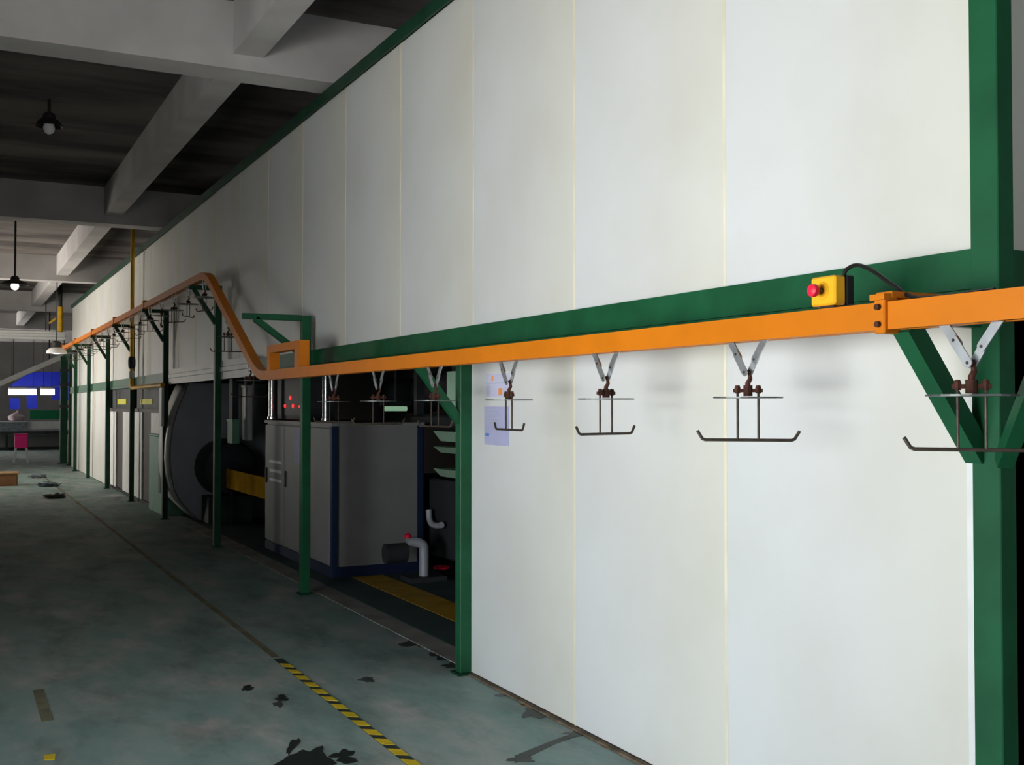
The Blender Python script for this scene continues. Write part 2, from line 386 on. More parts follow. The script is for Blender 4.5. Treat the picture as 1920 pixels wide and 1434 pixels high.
# ---------------- hazard tape
XT = -0.93
t = thing('floor_tape', (XT, 4.4, 0), 'yellow and black hazard tape on the floor in front of the white wall', 'floor tape')
MB().box((XT-0.028, 3.3, 0.0003), (XT+0.028, 6.85, 0.002)).build('backing', 'tape_black', t)
y = 3.32; k = 0
while y < 6.75:
    L = 0.10
    MB().prism([(XT-0.027, y+0.03, 0.002), (XT+0.027, y-0.01, 0.002), (XT+0.027, y-0.01+L, 0.002), (XT-0.027, y+0.03+L, 0.002)], (0, 0, 0.0012)).build('stripe', 'tape_yellow', t)
    y += 0.172
tag(MB().box((XT-0.024, 6.9, 0.0003), (XT+0.024, 27.0, 0.0016)).build('floor_tape', 'tape_faded'), 'faded worn line of old tape leading down the hall', 'floor tape')
q = at_z(80, 1322, 0)
tag(MB().box((q.x-0.028, q.y-0.33, 0.0003), (q.x+0.028, q.y+0.36, 0.0016)).build('floor_tape', 'tape_faded'), 'short leftover piece of yellow tape at the left picture edge', 'floor tape')
q = at_z(92, 1420, 0)
tag(MB().prism([(q.x-0.025, q.y-0.03, 0.0003), (q.x+0.02, q.y-0.05, 0.0003), (q.x+0.03, q.y+0.04, 0.0003), (q.x-0.015, q.y+0.05, 0.0003)], (0, 0, 0.002)).build('floor_tape', 'tape_yellow'), 'tiny yellow scrap of tape in the bottom left corner', 'floor tape')

# ================================================================== POSTS WITH RAIL BRACKETS
RX0, RX1 = -0.40, -0.32       # rail, hall side and wall side
RZ0, RZ1 = 1.835, 1.915       # low rail
UZ0, UZ1 = 2.985, 3.065       # raised rail
RXC = (RX0+RX1)/2
def post(s, ztop, label, width=0.09, z_arm=None, arm_to=None, brace_z=None, brace_from=None, base=True, brace_to=None):
    t = thing('support_post', (0, s, 0), label, 'post', 'green posts along the white wall')
    gm = 'green_post_shaded' if s > 10 else 'green'
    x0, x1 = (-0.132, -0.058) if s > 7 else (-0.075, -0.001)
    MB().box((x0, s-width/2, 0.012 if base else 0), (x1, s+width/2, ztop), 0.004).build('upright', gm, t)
    if base: MB().box((x0-0.02, s-width/2-0.025, 0), (x1+0.02, s+width/2+0.025, 0.012)).build('base_plate', 'green_dark', t)
    if z_arm is not None:
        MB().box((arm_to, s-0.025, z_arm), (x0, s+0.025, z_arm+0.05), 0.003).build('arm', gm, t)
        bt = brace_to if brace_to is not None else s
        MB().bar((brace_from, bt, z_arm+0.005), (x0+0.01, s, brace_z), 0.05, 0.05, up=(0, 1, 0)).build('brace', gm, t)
    return t
# corner post nearest the camera
t = thing('corner_post', (0, 2.26, 0), 'thick green corner post at the right with two diagonal braces', 'post', 'green posts along the white wall')
PSY0, PSY1 = at_x(1872, 500, -0.05).y, at_x(1819, 500, -0.05).y; PXB = at_y(1902, 500, PSY0).x
MB().box((-0.05, PSY0, 0.0), (PXB, PSY1, WT+0.07), 0.003).build('upright', 'green', t)
MB().box((-0.34, 2.235, RZ0+0.015), (-0.03, 2.285, RZ0+0.065), 0.003).build('arm', 'green', t)
MB().bar((-0.335, 2.26, RZ0+0.01), (-0.035, 2.26, 1.46), 0.06, 0.06, up=(0, 1, 0)).build('brace', 'green', t)
MB().bar((-0.035, PSY0, 1.45), (-0.30, 1.80, 1.83), 0.045, 0.045).build('brace', 'green', t)
post(at_x(871, 900, -0.03).y, ZB0-0.001, 'green post at the left edge of the near white panels', 0.075, RZ0+0.015, -0.34, 1.52, -0.335)
post(at_x(577, 900, -0.07).y, 2.385, 'green post in front of the grey control cabinet', 0.09, 2.34, -0.64, 2.05, -0.53)
post(at_x(411, 900, -0.07).y, UZ0, 'tall green post below the top of the sloping rail', 0.09, UZ0-0.055, -0.42, 2.55, -0.37)
ps = [at_x(a, 800, -0.07).y for a in (313, 250, 204, 168, 143)]
pl = ['tall green post beside the grey curved housing', 'tall green post behind the yellow gas pipe', 'tall green post at the right edge of the far beige panel', 'tall green post between the pale blue and beige far panels', 'farthest tall green post at the end of the white wall']
for s, l in zip(ps, pl): post(s, UZ0, l, 0.09, UZ0-0.055, -0.42, 2.53, -0.37)

# ================================================================== CONVEYOR RAIL
rail = thing('conveyor_rail', (RXC, 2.0, 0), 'long orange overhead conveyor rail rising and running along the wall', 'conveyor rail')
def rail_section(path, name='track'):
    """C-shaped section with a slot underneath, swept along a path in the plane x = RXC"""
    prof = [(-0.04, 0), (-0.04, 0.08), (0.04, 0.08), (0.04, 0), (0.012, 0), (0.012, 0.007), (0.033, 0.007), (0.033, 0.073), (-0.033, 0.073), (-0.033, 0.007), (-0.012, 0.007), (-0.012, 0)]
    m = MB(); rings = []
    for i, p in enumerate(path):
        p = Vector(p)
        d = (Vector(path[min(i+1, len(path)-1)]) - Vector(path[max(i-1, 0)])).normalized()
        u = Vector((1, 0, 0)).cross(d).normalized()
        if u.z < 0: u = -u
        rings.append([m.bm.verts.new(p + Vector((a, 0, 0)) + u*b) for a, b in prof])
    n = len(prof)
    for A, B in zip(rings, rings[1:]):
        for k in range(n): m.bm.faces.new((A[k], A[(k+1)%n], B[(k+1)%n], B[k]))
    m.bm.faces.new(rings[0][::-1]); m.bm.faces.new(rings[-1])
    return m.build(name, 'orange', rail)
def bend(p, q, r, n=6):
    """points of a quadratic corner p-q-r"""
    p, q, r = Vector(p), Vector(q), Vector(r)
    return [tuple(p*(1-t)**2 + q*2*t*(1-t) + r*t*t) for t in (i/n for i in range(n+1))]
SB, ST = 9.55, 11.85
sl = (UZ0-RZ0)/(ST-SB)
def on_slope(s): return (RXC, s, RZ0 + (s-SB)*sl)
JOINT = 2.29
rail_section([(RXC, -1.2, RZ0), (RXC, JOINT, RZ0)])
rail_section([(RXC, JOINT, RZ0), (RXC, 9.3, RZ0)])
rail_section(bend((RXC, 9.3, RZ0), (RXC, SB, RZ0), on_slope(SB+0.22)), 'lower_bend')
rail_section([on_slope(SB+0.22), on_slope(ST-0.2)], 'incline')
rail_section(bend(on_slope(ST-0.2), (RXC, ST, UZ0), (RXC, ST+0.22, UZ0)), 'upper_bend')
rail_section([(RXC, ST+0.22, UZ0), (RXC, 29.6, UZ0)])
# joint clamp with its bracket reaching back to the beam
c = MB(); c.box((RX0-0.012, JOINT-0.02, RZ0-0.012), (RX1+0.012, JOINT+0.02, RZ1+0.012), 0.004)
c.box((RX0-0.02, JOINT-0.028, RZ1+0.005), (RX0+0.03, JOINT+0.028, RZ1+0.022)); clamp = c.build('joint_clamp', 'orange', rail)
MB().box((RX0+0.01, JOINT-0.03, RZ1+0.012), (-0.056, JOINT+0.03, RZ1+0.03)).build('clamp_arm', 'orange', clamp)
for dz in (0.015, 0.065):
    MB().lathe([(0.009, 0), (0.009, 0.012)], (RX0-0.024, JOINT, RZ0+dz), 8, 'x').build('bolt', 'rust', clamp)
for s in ps:
    MB().box((RX0-0.012, s-0.05, UZ0-0.01), (RX1+0.012, s+0.05, UZ1+0.035), 0.004).build('joint_clamp', 'orange', rail)
# rectangular chain inspection frame standing on the rail before the incline
fy0, fy1, fz1 = 8.22, 9.2, 2.125
fr = MB()
for a, b in (((fy0, RZ1), (fy0+0.14, fz1-0.065)), ((fy1-0.11, RZ1), (fy1, fz1-0.065)), ((fy0, fz1-0.065), (fy1, fz1))):
    fr.box((RX0, a[0], a[1]), (RX1, b[0], b[1]))
fr.build('inspection_frame', 'orange', rail)

# ================================================================== HANGERS
def make_hanger():
    t = thing('conveyor_hanger', (0, 0, 0), 'hanger', 'hanger', 'hangers on the orange conveyor rail')
    # local z = 0 at the underside of the rail; links lie in the rail's plane (local y), the bar along local x
    def plate(p0, p1, w, name, x):
        m = MB(); p0, p1 = Vector(p0), Vector(p1); d = (p1-p0).normalized(); nrm = Vector((1, 0, 0)).cross(d)
        pts = []
        for c0, base in ((p1, math.atan2(0, 1)), (p0, math.pi)):
            for k in range(7):
                a = base - math.pi/2 + math.pi*k/6
                pts.append(c0 + d*(w/2*math.cos(a)) + nrm*(w/2*math.sin(a)))
        m.prism([p + Vector((x-0.002, 0, 0)) for p in pts], (0.004, 0, 0))
        o = m.build(name, 'zinc', t)
        for q in (p0, p1):
            h = MB().lathe([(0.0045, -0.004), (0.0045, 0.004)], q + Vector((x, 0, 0)), 8, 'x').build('rivet', 'steel_dark', o)
        return o
    B = (0, 0, -0.105)
    plate((0, 0.09, 0.012), (0, 0.035, -0.055), 0.028, 'link_plate', -0.008)
    plate((0, 0.045, -0.042), B, 0.028, 'link_plate', -0.014)
    plate((0, -0.09, 0.012), (0, -0.03, -0.062), 0.028, 'link_plate', 0.004)
    plate((0, -0.036, -0.052), B, 0.026, 'link_plate', 0.010)
    swing = thing('swivel', (0, 0, 0), None, None); swing.parent = t
    def part(m, name, mt, sm=False): return m.build(name, mt, t, sm)
    hk = MB().tube([(0.0, 0.0, -0.098), (0.008, 0, -0.112), (0.010, 0, -0.128), (0.0, 0, -0.142), (0, 0, -0.178)], [0.006, 0.007, 0.008, 0.009, 0.010], 8)
    part(hk, 'hook', 'rust', True)
    bpy.data.objects.remove(swing)
    return t
def make_load_bar(t, rz):
    R = Matrix.Rotation(rz, 3, 'Z')
    def T(p): return R @ Vector(p)
    m = MB(); m.bar(T((-0.05, 0, -0.168)), T((0.05, 0, -0.168)), 0.012, 0.012); m.tube([(0, 0, -0.15), (0, 0, -0.187)], 0.016, 10); m.build('cross_bar', 'rust', t)
    for sx in (-1, 1):
        p = T((sx*0.035, 0, -0.158))
        MB().lathe([(0.009, -0.020), (0.010, 0), (0.007, 0.008)], p, 8).build('bolt', 'rust', t)
        MB().tube([T((sx*0.035, 0, -0.165)), T((sx*0.035, 0, -0.338))], 0.0042, 8).build('rod', 'steel_dark', t, True)
    tl = random.uniform(-0.012, 0.012)
    MB().lathe([(0.005, -0.003), (0.118, -0.0025), (0.118, 0.0025), (0.005, 0.003)], (0, 0, -0.192), 28).build('disc', 'disc_steel', t)
    pts = [T(p) for p in ((-0.172, 0, -0.306), (-0.166, 0, -0.316), (-0.155, 0, -0.334), (-0.145, 0, -0.338), (0.145, 0, -0.338), (0.155, 0, -0.334), (0.166, 0, -0.316), (0.172, 0, -0.306))]
    MB().tube(pts, [0.0055]*8, 8).build('hook_bar', 'steel_dark', t, True)
base_hanger = make_hanger()
near_s = [2.015, 2.935, 3.845, 4.735, 5.655, 6.57, 7.48]
# turn of each load bar about the vertical: 0 = square to the viewer
turn = [-YAW-0.36, -YAW-0.20, -YAW-0.14+0.84, -YAW-0.05-1.08, -YAW-0.9, -YAW+0.3, -YAW-0.4]
near_lab = ['nearest hanger, cut by the right picture edge', 'second hanger from the right, hanging square to the viewer', 'third hanger from the right, its bar tilted up to the right',
            'fourth hanger from the right, in front of the paper notices', 'hanger beside the post at the edge of the open bay', 'hanger over the right side of the grey cabinet', 'farthest hanger on the low rail, next to the cabinet post']
k = 0
def place(s, z, rz, label):
    global k
    if k == 0: t = base_hanger
    else:
        t = base_hanger.copy(); C.objects.link(t)
        for ch in base_kids:
            c2 = ch.copy(); C.objects.link(c2); c2.parent = t
            for g in ch.children:
                d = g.copy(); C.objects.link(d); d.parent = c2
    k += 1
    t.location = (0, 0, 0)
    make_load_bar(t, rz)
    t.location = (RXC, s, z); t['label'] = label
    return t
base_kids = list(base_hanger.children)
for s, rz, l in zip(near_s, turn, near_lab): place(s, RZ0, rz, l)
for i, s in enumerate((9.95, 10.86)): place(s, on_slope(s)[2], random.uniform(-1.2, 1.2), ['hanger on the lower half of the sloping rail', 'hanger on the upper half of the sloping rail'][i])
s = 12.0; i = 0
while s < 27.5:
    place(next((p+0.24 for p in ps if abs(p-s) < 0.22), s), UZ0, random.uniform(-1.5, 1.5), '%s hanger on the raised rail counted from its top bend' % ORD[i]); s += 0.9125; i += 1

# ================================================================== EMERGENCY STOP
eb = at_x(1583, 541, -0.33)
by, bz = eb.y, 1.975
t = thing('emergency_stop_box', (-0.33, by, RZ1), 'yellow emergency stop box with red button on the orange rail', 'switch box')
MB().box((-0.365, by+0.004, bz-0.046), (-0.318, by+0.112, bz+0.046), 0.006).build('housing', 'yellow_box', t)
MB().box((-0.317, by+0.001, bz-0.048), (-0.285, by+0.115, bz+0.048), 0.004).build('back_cover', 'black', t)
MB().lathe([(0.026, -0.003), (0.028, 0.0), (0.024, 0.003)], (-0.3655, by+0.058, bz), 20, 'x').build('collar', 'yellow_box', t)
MB().lathe([(0.010, -0.028), (0.010, 0.002)], (-0.3675, by+0.058, bz), 14, 'x').build('stem', 'steel_dark', t)
bt = MB().lathe([(0.010, -0.022), (0.019, -0.017), (0.021, -0.006), (0.019, 0.0), (0.010, 0.004)], (-0.394, by+0.058, bz), 18, 'x').build('button', 'red', t, True)
MB().box((-0.345, by+0.03, RZ1), (-0.30, by+0.09, bz-0.046)).build('mount', 'steel_dark', t)
cp = [(-0.315, by+0.02, bz+0.03), (-0.318, by+0.005, bz+0.062), (-0.325, by-0.05, bz+0.072), (-0.33, by-0.12, bz+0.045), (-0.335, by-0.20, bz-0.005), (-0.335, by-0.30, RZ1+0.008), (-0.335, by-0.55, RZ1+0.008)]
def smooth_path(p, n=6):
    p = [Vector(q) for q in p]; out = []
    for i in range(len(p)-1):
        a, b, c, d = p[max(i-1, 0)], p[i], p[i+1], p[min(i+2, len(p)-1)]
        for j in range(n):
            t_ = j/n
            out.append(0.5*((2*b) + (c-a)*t_ + (2*a-5*b+4*c-d)*t_**2 + (-a+3*b-3*c+d)*t_**3))
    return out + [p[-1]]
MB().tube(smooth_path(cp), 0.0065, 8).build('cable', 'cord', t, True)

# ================================================================== NOTICES ON THE WALL
def notice(px0, py0, px1, py1, m, label, marks):
    a = at_x(px0, py0, -0.003); b = at_x(px1, py1, -0.003)
    yn, yf, zt = b.y, a.y, a.z; zb = at_x(px0, py1, -0.003).z
    t = thing('notice', (-0.002, (yn+yf)/2, zb), label, 'notice', 'paper notices on the white wall')
    MB().box((-0.0025, yn, zb), (-0.0005, yf, zt)).build('sheet', m, t)
    for (u0, v0, u1, v1, mm) in marks:
        MB().box((-0.0034, yf+(yn-yf)*u0, zt+(zb-zt)*v0), (-0.0025, yf+(yn-yf)*u1, zt+(zb-zt)*v1)).build('print', mm, t)
notice(911, 702, 955, 745, 'paper', 'upper white notice with an orange mark on the wall', [(0.02, 0.38, 0.95, 0.42, 'print_grey'), (0.02, 0.45, 0.2, 0.95, 'print_grey'), (0.55, 0.62, 0.70, 0.90, 'print_orange'), (0.25, 0.08, 0.32, 0.3, 'print_orange')])
notice(908, 762, 954, 833, 'paper_blue', 'lower pale blue notice with a blue dot on the wall', [(0.05, 0.06, 0.6, 0.10, 'print_grey'), (0.05, 0.16, 0.5, 0.2, 'print_grey'), (0.05, 0.70, 0.2, 0.78, 'print_blue'), (0.05, 0.28, 0.7, 0.31, 'print_grey'), (0.05, 0.38, 0.66, 0.41, 'print_grey')])

# ================================================================== CONTROL CABINET IN THE OPEN BAY
CX, CY0, CY1, CZ = 0.37, 9.78, 12.2, 1.45
t = thing('control_cabinet', (CX, 11, 0), 'grey control cabinet with navy corner edges in the open bay', 'cabinet')
MB().box((CX+0.02, CY0+0.02, 0.10), (CX+0.90, CY1, CZ-0.03)).build('body', 'cabinet_grey', t)
MB().box((CX, CY0, 0), (CX+0.92, CY1, 0.10)).build('plinth', 'cabinet_navy', t)
MB().box((CX-0.01, CY0-0.01, CZ-0.03), (CX+0.93, CY1+0.01, CZ)).build('top', 'cabinet_light', t)
MB().box((CX-0.002, CY0-0.002, 0.10), (CX+0.055, CY0+0.05, CZ-0.03)).build('corner_edge', 'cabinet_navy', t)
MB().box((CX+0.865, CY0-0.002, 0.10), (CX+0.922, CY0+0.05, CZ-0.03)).build('corner_edge', 'cabinet_navy', t)
dy = (CY1-CY0-0.06)/3
for i in range(3):
    y0 = CY0+0.06+dy*i
    d = MB().box((CX-0.004, y0+0.008, 0.12), (CX+0.02, y0+dy-0.008, CZ-0.05), 0.004).build('door', 'cabinet_light', t)
    MB().box((CX-0.022, y0+dy-0.09, 0.75), (CX-0.004, y0+dy-0.06, 0.92), 0.004).build('handle', 'steel_dark', d)
    if i == 1:
        MB().box((CX-0.006, y0+0.02, 1.02), (CX-0.004, y0+0.40, 1.38)).build('label_sheet', 'paper_blue', d)
    if i == 2:
        for zz in (0.78, 0.88, 0.98): MB().box((CX-0.006, y0+0.10, zz), (CX-0.004, y0+0.60, zz+0.03)).build('label_strip', 'white_metal', d)
# control panel behind and above the cabinet with red lamps
PX = 0.72
t = thing('operator_console', (PX, 12.0, CZ), 'dark control panel with glowing red lamps standing on the cabinet', 'control panel')
pa, pb = at_x(572, 720, PX).y, at_x(520, 720, PX).y
MB().box((PX, pa, CZ+0.001), (PX+0.35, pb, 1.99), 0.006).build('housing', 'machine_dark', t)
MB().box((PX-0.008, pa+0.03, CZ+0.05), (PX, pb-0.03, 1.95)).build('face_plate', 'black', t)
for px, py, r in ((545, 746, 0.026), (535, 761, 0.024), (550, 761, 0.026), (562, 762, 0.014)):
    q = at_x(px, py, PX-0.01); MB().lathe([(r*0.7, -0.012), (r, -0.006), (r, 0.004)], q, 12, 'x').build('lamp', 'led_red', t)
def column(px0, px1, X, ztop, label, z0):
    y = at_x((px0+px1)/2, 740, X).y; r = abs(at_y(px1, 740, y).x-at_y(px0, 740, y).x)/2
    t = thing('stainless_pipe', (X, y, z0), label, 'pipe', 'stainless pipes over the cabinet')
    MB().lathe([(r, z0), (r, ztop)], (X, y, 0), 20).build('shaft', 'stainless', t, True)
    MB().lathe([(r*1.35, z0), (r*1.35, z0+0.03), (r, z0+0.035)], (X, y, 0), 20).build('flange', 'stainless', t)
column(504, 516, 0.62, 2.3, 'polished stainless pipe left of the red lamps', CZ+0.001)
column(605, 617, 0.62, 2.3, 'polished stainless pipe right of the cabinet post', CZ+0.001)

# ---------------- machinery beside the cabinet (dark tank line)
t = thing('spray_washer', (1.6, 7.6, 0), 'dark spray-washing machine with pale green trays deep in the open bay', 'machine')
MB().box((1.40, 6.3, 0.15), (3.2, 10.6, 0.9), 0.02).build('tank', 'machine_dark', t)
MB().box((1.45, 6.35, 1.40), (3.2, 10.5, 1.52), 0.02).build('shelf', 'machine_dark', t)
for yy in (6.4, 10.4):
    for xx in (1.5, 3.1): MB().box((xx-0.04, yy-0.04, 0), (xx+0.04, yy+0.04, 2.2)).build('leg', 'machine_dark', t)
for z0, h in ((1.27, 0.10), (1.16, 0.06), (0.93, 0.08)):
    ya, yb = at_x(850, 843, 1.34).y, at_x(812, 843, 1.34).y
    MB().prism([(1.34, ya, z0+h), (1.34, yb, z0+h), (1.42, yb, z0), (1.42, ya, z0)], (0.5, 0, 0)).build('tray', 'pale_green', t)
jp = [at_x(a, b, 1.33) for a, b in ((804, 955), (805, 970), (809, 981), (818, 985), (828, 984))]
MB().tube(smooth_path(jp), 0.03, 10).build('drain_pipe', 'sheet_grey', t, True)
# pump with a grey pipe elbow standing by the yellow stripe
q = at_z(795, 1088, 0.006)
t = thing('pump', (q.x, q.y, 0.006), 'small dark pump with grey elbow pipe and red cap on the inner floor', 'pump')
px_, py_ = q.x, q.y
MB().box((px_-0.18, py_-0.12, 0.006), (px_+0.18, py_+0.14, 0.05)).build('base', 'machine_dark', t)
MB().tube(smooth_path([(px_, py_, 0.04), (px_, py_, 0.26), (px_-0.01, py_, 0.33), (px_-0.08, py_+0.02, 0.36), (px_-0.16, py_+0.03, 0.36)]), 0.045, 12).build('elbow_pipe', 'sheet_grey', t, True)
MB().lathe([(0.03, -0.16), (0.09, -0.15), (0.09, 0.05), (0.05, 0.07)], (px_-0.22, py_+0.03, 0.27), 16, 'x').build('motor', 'machine_dark', t, True)
MB().lathe([(0.03, 0), (0.032, 0.03), (0.012, 0.045)], (px_-0.15, py_+0.03, 0.40), 12).build('cap', 'red', t)
q2 = at_z(828, 1077, 0.006)
t = thing('valve_wheel', (q2.x, q2.y, 0.006), 'low red valve wheel beside the small pump', 'valve')
MB().tube([(q2.x, q2.y, 0.006), (q2.x, q2.y, 0.07)], 0.02, 8).build('stem', 'machine_dark', t)
MB().tube([(q2.x+0.07*math.cos(a*math.pi/8), q2.y+0.07*math.sin(a*math.pi/8), 0.075) for a in range(16)], 0.012, 6, closed=True).build('rim', 'red', t)
MB().bar((q2.x-0.07, q2.y, 0.075), (q2.x+0.07, q2.y, 0.075), 0.014, 0.01).build('spoke', 'red', t)
# yellow stripe and guard board
a0, b0 = at_z(866, 1150, 0.007), at_z(690, 1083, 0.007)
tag(MB().box((0.55, 6.2, 0.0065), (0.86, CY0-0.05, 0.009)).build('floor_stripe', 'yellow_paint'), 'broad yellow painted stripe on the dark floor inside the bay', 'floor marking')
g0, g1 = at_x(500, 925, 0.55).y, at_x(424, 900, 0.55).y
t = thing('guard_board', (0.55, (g0+g1)/2, 0), 'yellow guard board left of the grey cabinet', 'guard')
MB().box((0.55, g0, 0.49), (0.57, g1, 0.75), 0.004).build('board', 'guard_yellow', t)
for yy in (g0+0.08, g1-0.08): MB().box((0.575, yy-0.025, 0.006), (0.62, yy+0.025, 0.75)).build('leg', 'machine_dark', t)
# pale green panel painted as light showing past the post, tank light and pipes above the cabinet
a, b = at_x(838, 697, 0.75), at_x(855, 776, 0.75)
t = thing('gap_light_panel', (0.75, a.y, b.z), 'narrow pale green panel painted as light showing beside the green post', 'panel')
MB().prism([(0.75, b.y, a.z), (0.75, a.y, a.z), (0.75, a.y, b.z+0.06), (0.75, b.y+0.05, b.z), (0.75, b.y, b.z)], (0.03, 0, 0)).build('plate', 'pale_green', t)
MB().box((0.76, b.y+0.1, a.z), (0.79, a.y-0.1, ZB1)).build('hanger_strap', 'machine_dark', t)
t = thing('tube_lamp', (2.6, 10.0, 1.65), 'greenish tube lamp glowing above the cabinet deep in the bay', 'lamp')
a, b = at_y(722, 766, 12.0), at_y(762, 766, 12.0)
MB().tube([a, b], 0.03, 10).build('tube', 'tube_green', t)
MB().bar(a+Vector((-0.05, 0, 0.06)), b+Vector((0.05, 0, 0.06)), 0.10, 0.05).build('housing', 'machine_dark', t)
MB().bar((a+b)/2+Vector((0, 0, 0.08)), (a+b)/2+Vector((0, 0, 2.4)), 0.02, 0.02, up=(0, 1, 0)).build('stem', 'machine_dark', t)
t = thing('spray_duct', (2.4, 11, 1.5), 'dark duct bending over the cabinet inside the bay', 'duct')
MB().tube(smooth_path([(2.4, 9.7, 2.3), (2.4, 10.4, 2.2), (2.4, 11.2, 1.9), (2.4, 12.4, 1.75), (2.4, 13.5, 1.75)]), 0.22, 16).build('pipe', 'machine_dark', t, True)
for yy in (10.4, 12.4): MB().lathe([(0.25, -0.02), (0.25, 0.02)], (2.4, yy, 2.2 if yy < 11 else 1.75), 16, 'y').build('flange', 'machine_dark', t)
MB().box((2.3, 13.3, 0), (2.5, 13.5, 1.7)).build('support', 'machine_dark', t)

# ================================================================== CURVED GREY HOUSING
SH = 15.55
pp = [(352, 716), (342, 740), (331, 770), (322, 800), (318, 830), (317, 860), (319, 890), (325, 918), (336, 940), (352, 957), (372, 968)]
prof = [at_y(a, b, SH) for a, b in pp]; prof[-1].z = 0.0; prof[0].z = min(prof[0].z, ZB0)
t = thing('blower_housing', (0.3, SH, 0), 'large grey sheet-metal housing with a curved front edge', 'machine housing')
xr = at_y(498, 800, SH).x
face = [Vector((p.x+0.02, SH, p.z)) for p in prof] + [Vector((xr, SH, 0)), Vector((xr, SH, prof[0].z))]
MB().prism(face, (0, 0.02, 0)).build('side_plate', 'sheet_grey', t)
m = MB(); A = []; B = []
for p in prof:
    A.append(m.bm.verts.new((p.x, SH-0.01, max(p.z, 0.0)))); B.append(m.bm.verts.new((p.x, SH+0.85, max(p.z, 0.0))))
for i in range(len(A)-1): m.bm.faces.new((A[i], A[i+1], B[i+1], B[i]))
o = m.build('curved_skin', 'sheet_light', t, True)
sm_ = o.modifiers.new('thickness', 'SOLIDIFY'); sm_.thickness = 0.012; sm_.offset = 0
MB().prism([v+Vector((0, 0.83, 0)) for v in face], (0, 0.02, 0)).build('side_plate', 'sheet_grey', t)
mc = at_y(425, 905, SH-0.25)
MB().lathe([(0.10, -0.5), (0.34, -0.48), (0.40, -0.3), (0.40, 0.0), (0.16, 0.05)], (mc.x, SH-0.02, 0.75), 24, 'y').build('motor_cowl', 'machine_dark', t, True)
MB().box((mc.x-0.3, SH-0.5, 0.006), (mc.x+0.3, SH-0.05, 0.36)).build('motor_foot', 'machine_dark', t)
a = at_x(311, 740, -0.10)
tag(MB().box((-0.175, a.y-0.1, 1.32), (-0.14, a.y+0.12, ZB0-0.06), 0.004).build('cover_strip', 'white_metal', t), None)
# tall narrow panels inside between housing and cabinet
for (px0, px1, py0, py1, m_, lab) in ((436, 450, 786, 832, 'machine_green', 'small pale green box hanging behind the tall post'), (464, 474, 722, 826, 'sheet_light', 'narrow pale duct standing behind the sloping rail')):
    a, b = at_y(px0, py0, 14.3), at_y(px1, py1, 14.3)
    t = thing('duct_box', (a.x, 14.3, b.z), lab, 'duct')
    MB().box((a.x, 14.3, b.z), (b.x, 14.6, a.z), 0.01).build('body', m_, t)
    MB().box((a.x+0.01, 14.35, a.z), (b.x-0.01, 14.55, 2.5)).build('stem', 'machine_dark', t)
    MB().box((a.x-0.01, 14.29, a.z-0.03), (b.x+0.01, 14.61, a.z)).build('rim', m_, t)

# ---------------- pale green machine box
a = at_x(276, 815, -0.08); b = at_x(308, 815, -0.08)
t = thing('machine_box', (0.1, (a.y+b.y)/2, 0), 'pale green machine box standing left of the curved grey housing', 'machine')
b.y = max(b.y, SH+0.9)
MB().box((-0.05, b.y, 0.0), (0.40, a.y, 1.15), 0.01).build('body', 'machine_green', t)
MB().box((-0.056, b.y-0.01, 1.15), (0.41, a.y+0.01, 1.18), 0.006).build('lid', 'machine_green', t)
MB().box((-0.056, b.y+0.12, 0.32), (-0.05, b.y+0.30, 0.88)).build('slot', 'black', t)

# ---------------- doorways with white jambs
def doorway(n, px0, px1, sx0, sx1, signname):
    y1, y0 = at_x(px0, 800, 0.02).y, at_x(px1, 800, 0.02).y
    d = thing('door_%d' % n, (0.02, (y0+y1)/2, 0), 'white-framed doorway with dark door under a yellow sign, %s' % signname, 'door', kind='structure')
    wj = (y1-y0)
    MB().box((0.02, y1-0.30*wj, 0.02), (0.09, y1, 1.50)).build('jamb', 'white_metal', d)
    MB().box((0.02, y0, 0.02), (0.09, y0+0.36*wj, 1.50)).build('jamb', 'white_metal', d)
    MB().box((0.05, y0+0.36*wj, 0.02), (0.10, y1-0.30*wj, 1.50)).build('door_leaf', 'door_dark', d)
    MB().box((0.0, y0, 1.50), (0.08, y1, 1.56)).build('lintel', 'door_dark', d)
    MB().box((0.06, y0, 1.56), (0.10, y1, ZB0)).build('transom', 'machine_dark', d)
    a, b = at_x(sx0, 748, 0.05), at_x(sx1, 758, 0.05)
    MB().box((0.045, b.y, b.z), (0.06, a.y, a.z)).build('sign', 'sign_yellow', d)
    MB().box((0.01, y0, 0), (0.10, y1, 0.05)).build('sill', 'black', d)
doorway(1, 207, 245, 221, 237, 'left of the pair')
doorway(2, 252, 303, 264, 286, 'right of the pair')

# ================================================================== YELLOW GAS PIPES
py = at_x(247, 700, -0.16).y
t = thing('gas_pipe', (-0.16, py, 2.0), 'long yellow gas pipe dropping from the ceiling in front of the wall', 'pipe')
zb = at_x(250, 727, -0.16).z
yend = at_x(305, 727, -0.16).y
MB().tube([(-0.16, py, Z_SLAB), (-0.16, py, zb+0.12)], 0.032, 12).build('riser', 'pipe_yellow', t, True)
MB().tube(smooth_path([(-0.16, py, zb+0.12), (-0.16, py-0.02, zb+0.04), (-0.16, py-0.10, zb), (-0.16, py-0.2, zb)]), 0.034, 12).build('elbow', 'pipe_yellow', t, True)
MB().tube([(-0.16, py-0.2, zb), (-0.16, yend, zb)], 0.032, 12).build('branch', 'pipe_yellow', t, True)
v = at_x(247, 680, -0.16).z
MB().lathe([(0.05, -0.10), (0.06, -0.04), (0.06, 0.04), (0.05, 0.10)], (-0.16, py, v), 12).build('valve', 'machine_dark', t, True)
MB().lathe([(0.05, -0.06), (0.05, 0.06)], (-0.16, py, v-0.2), 12).build('union', 'white_metal', t, True)
q = at_y(113, 600, 31.2)
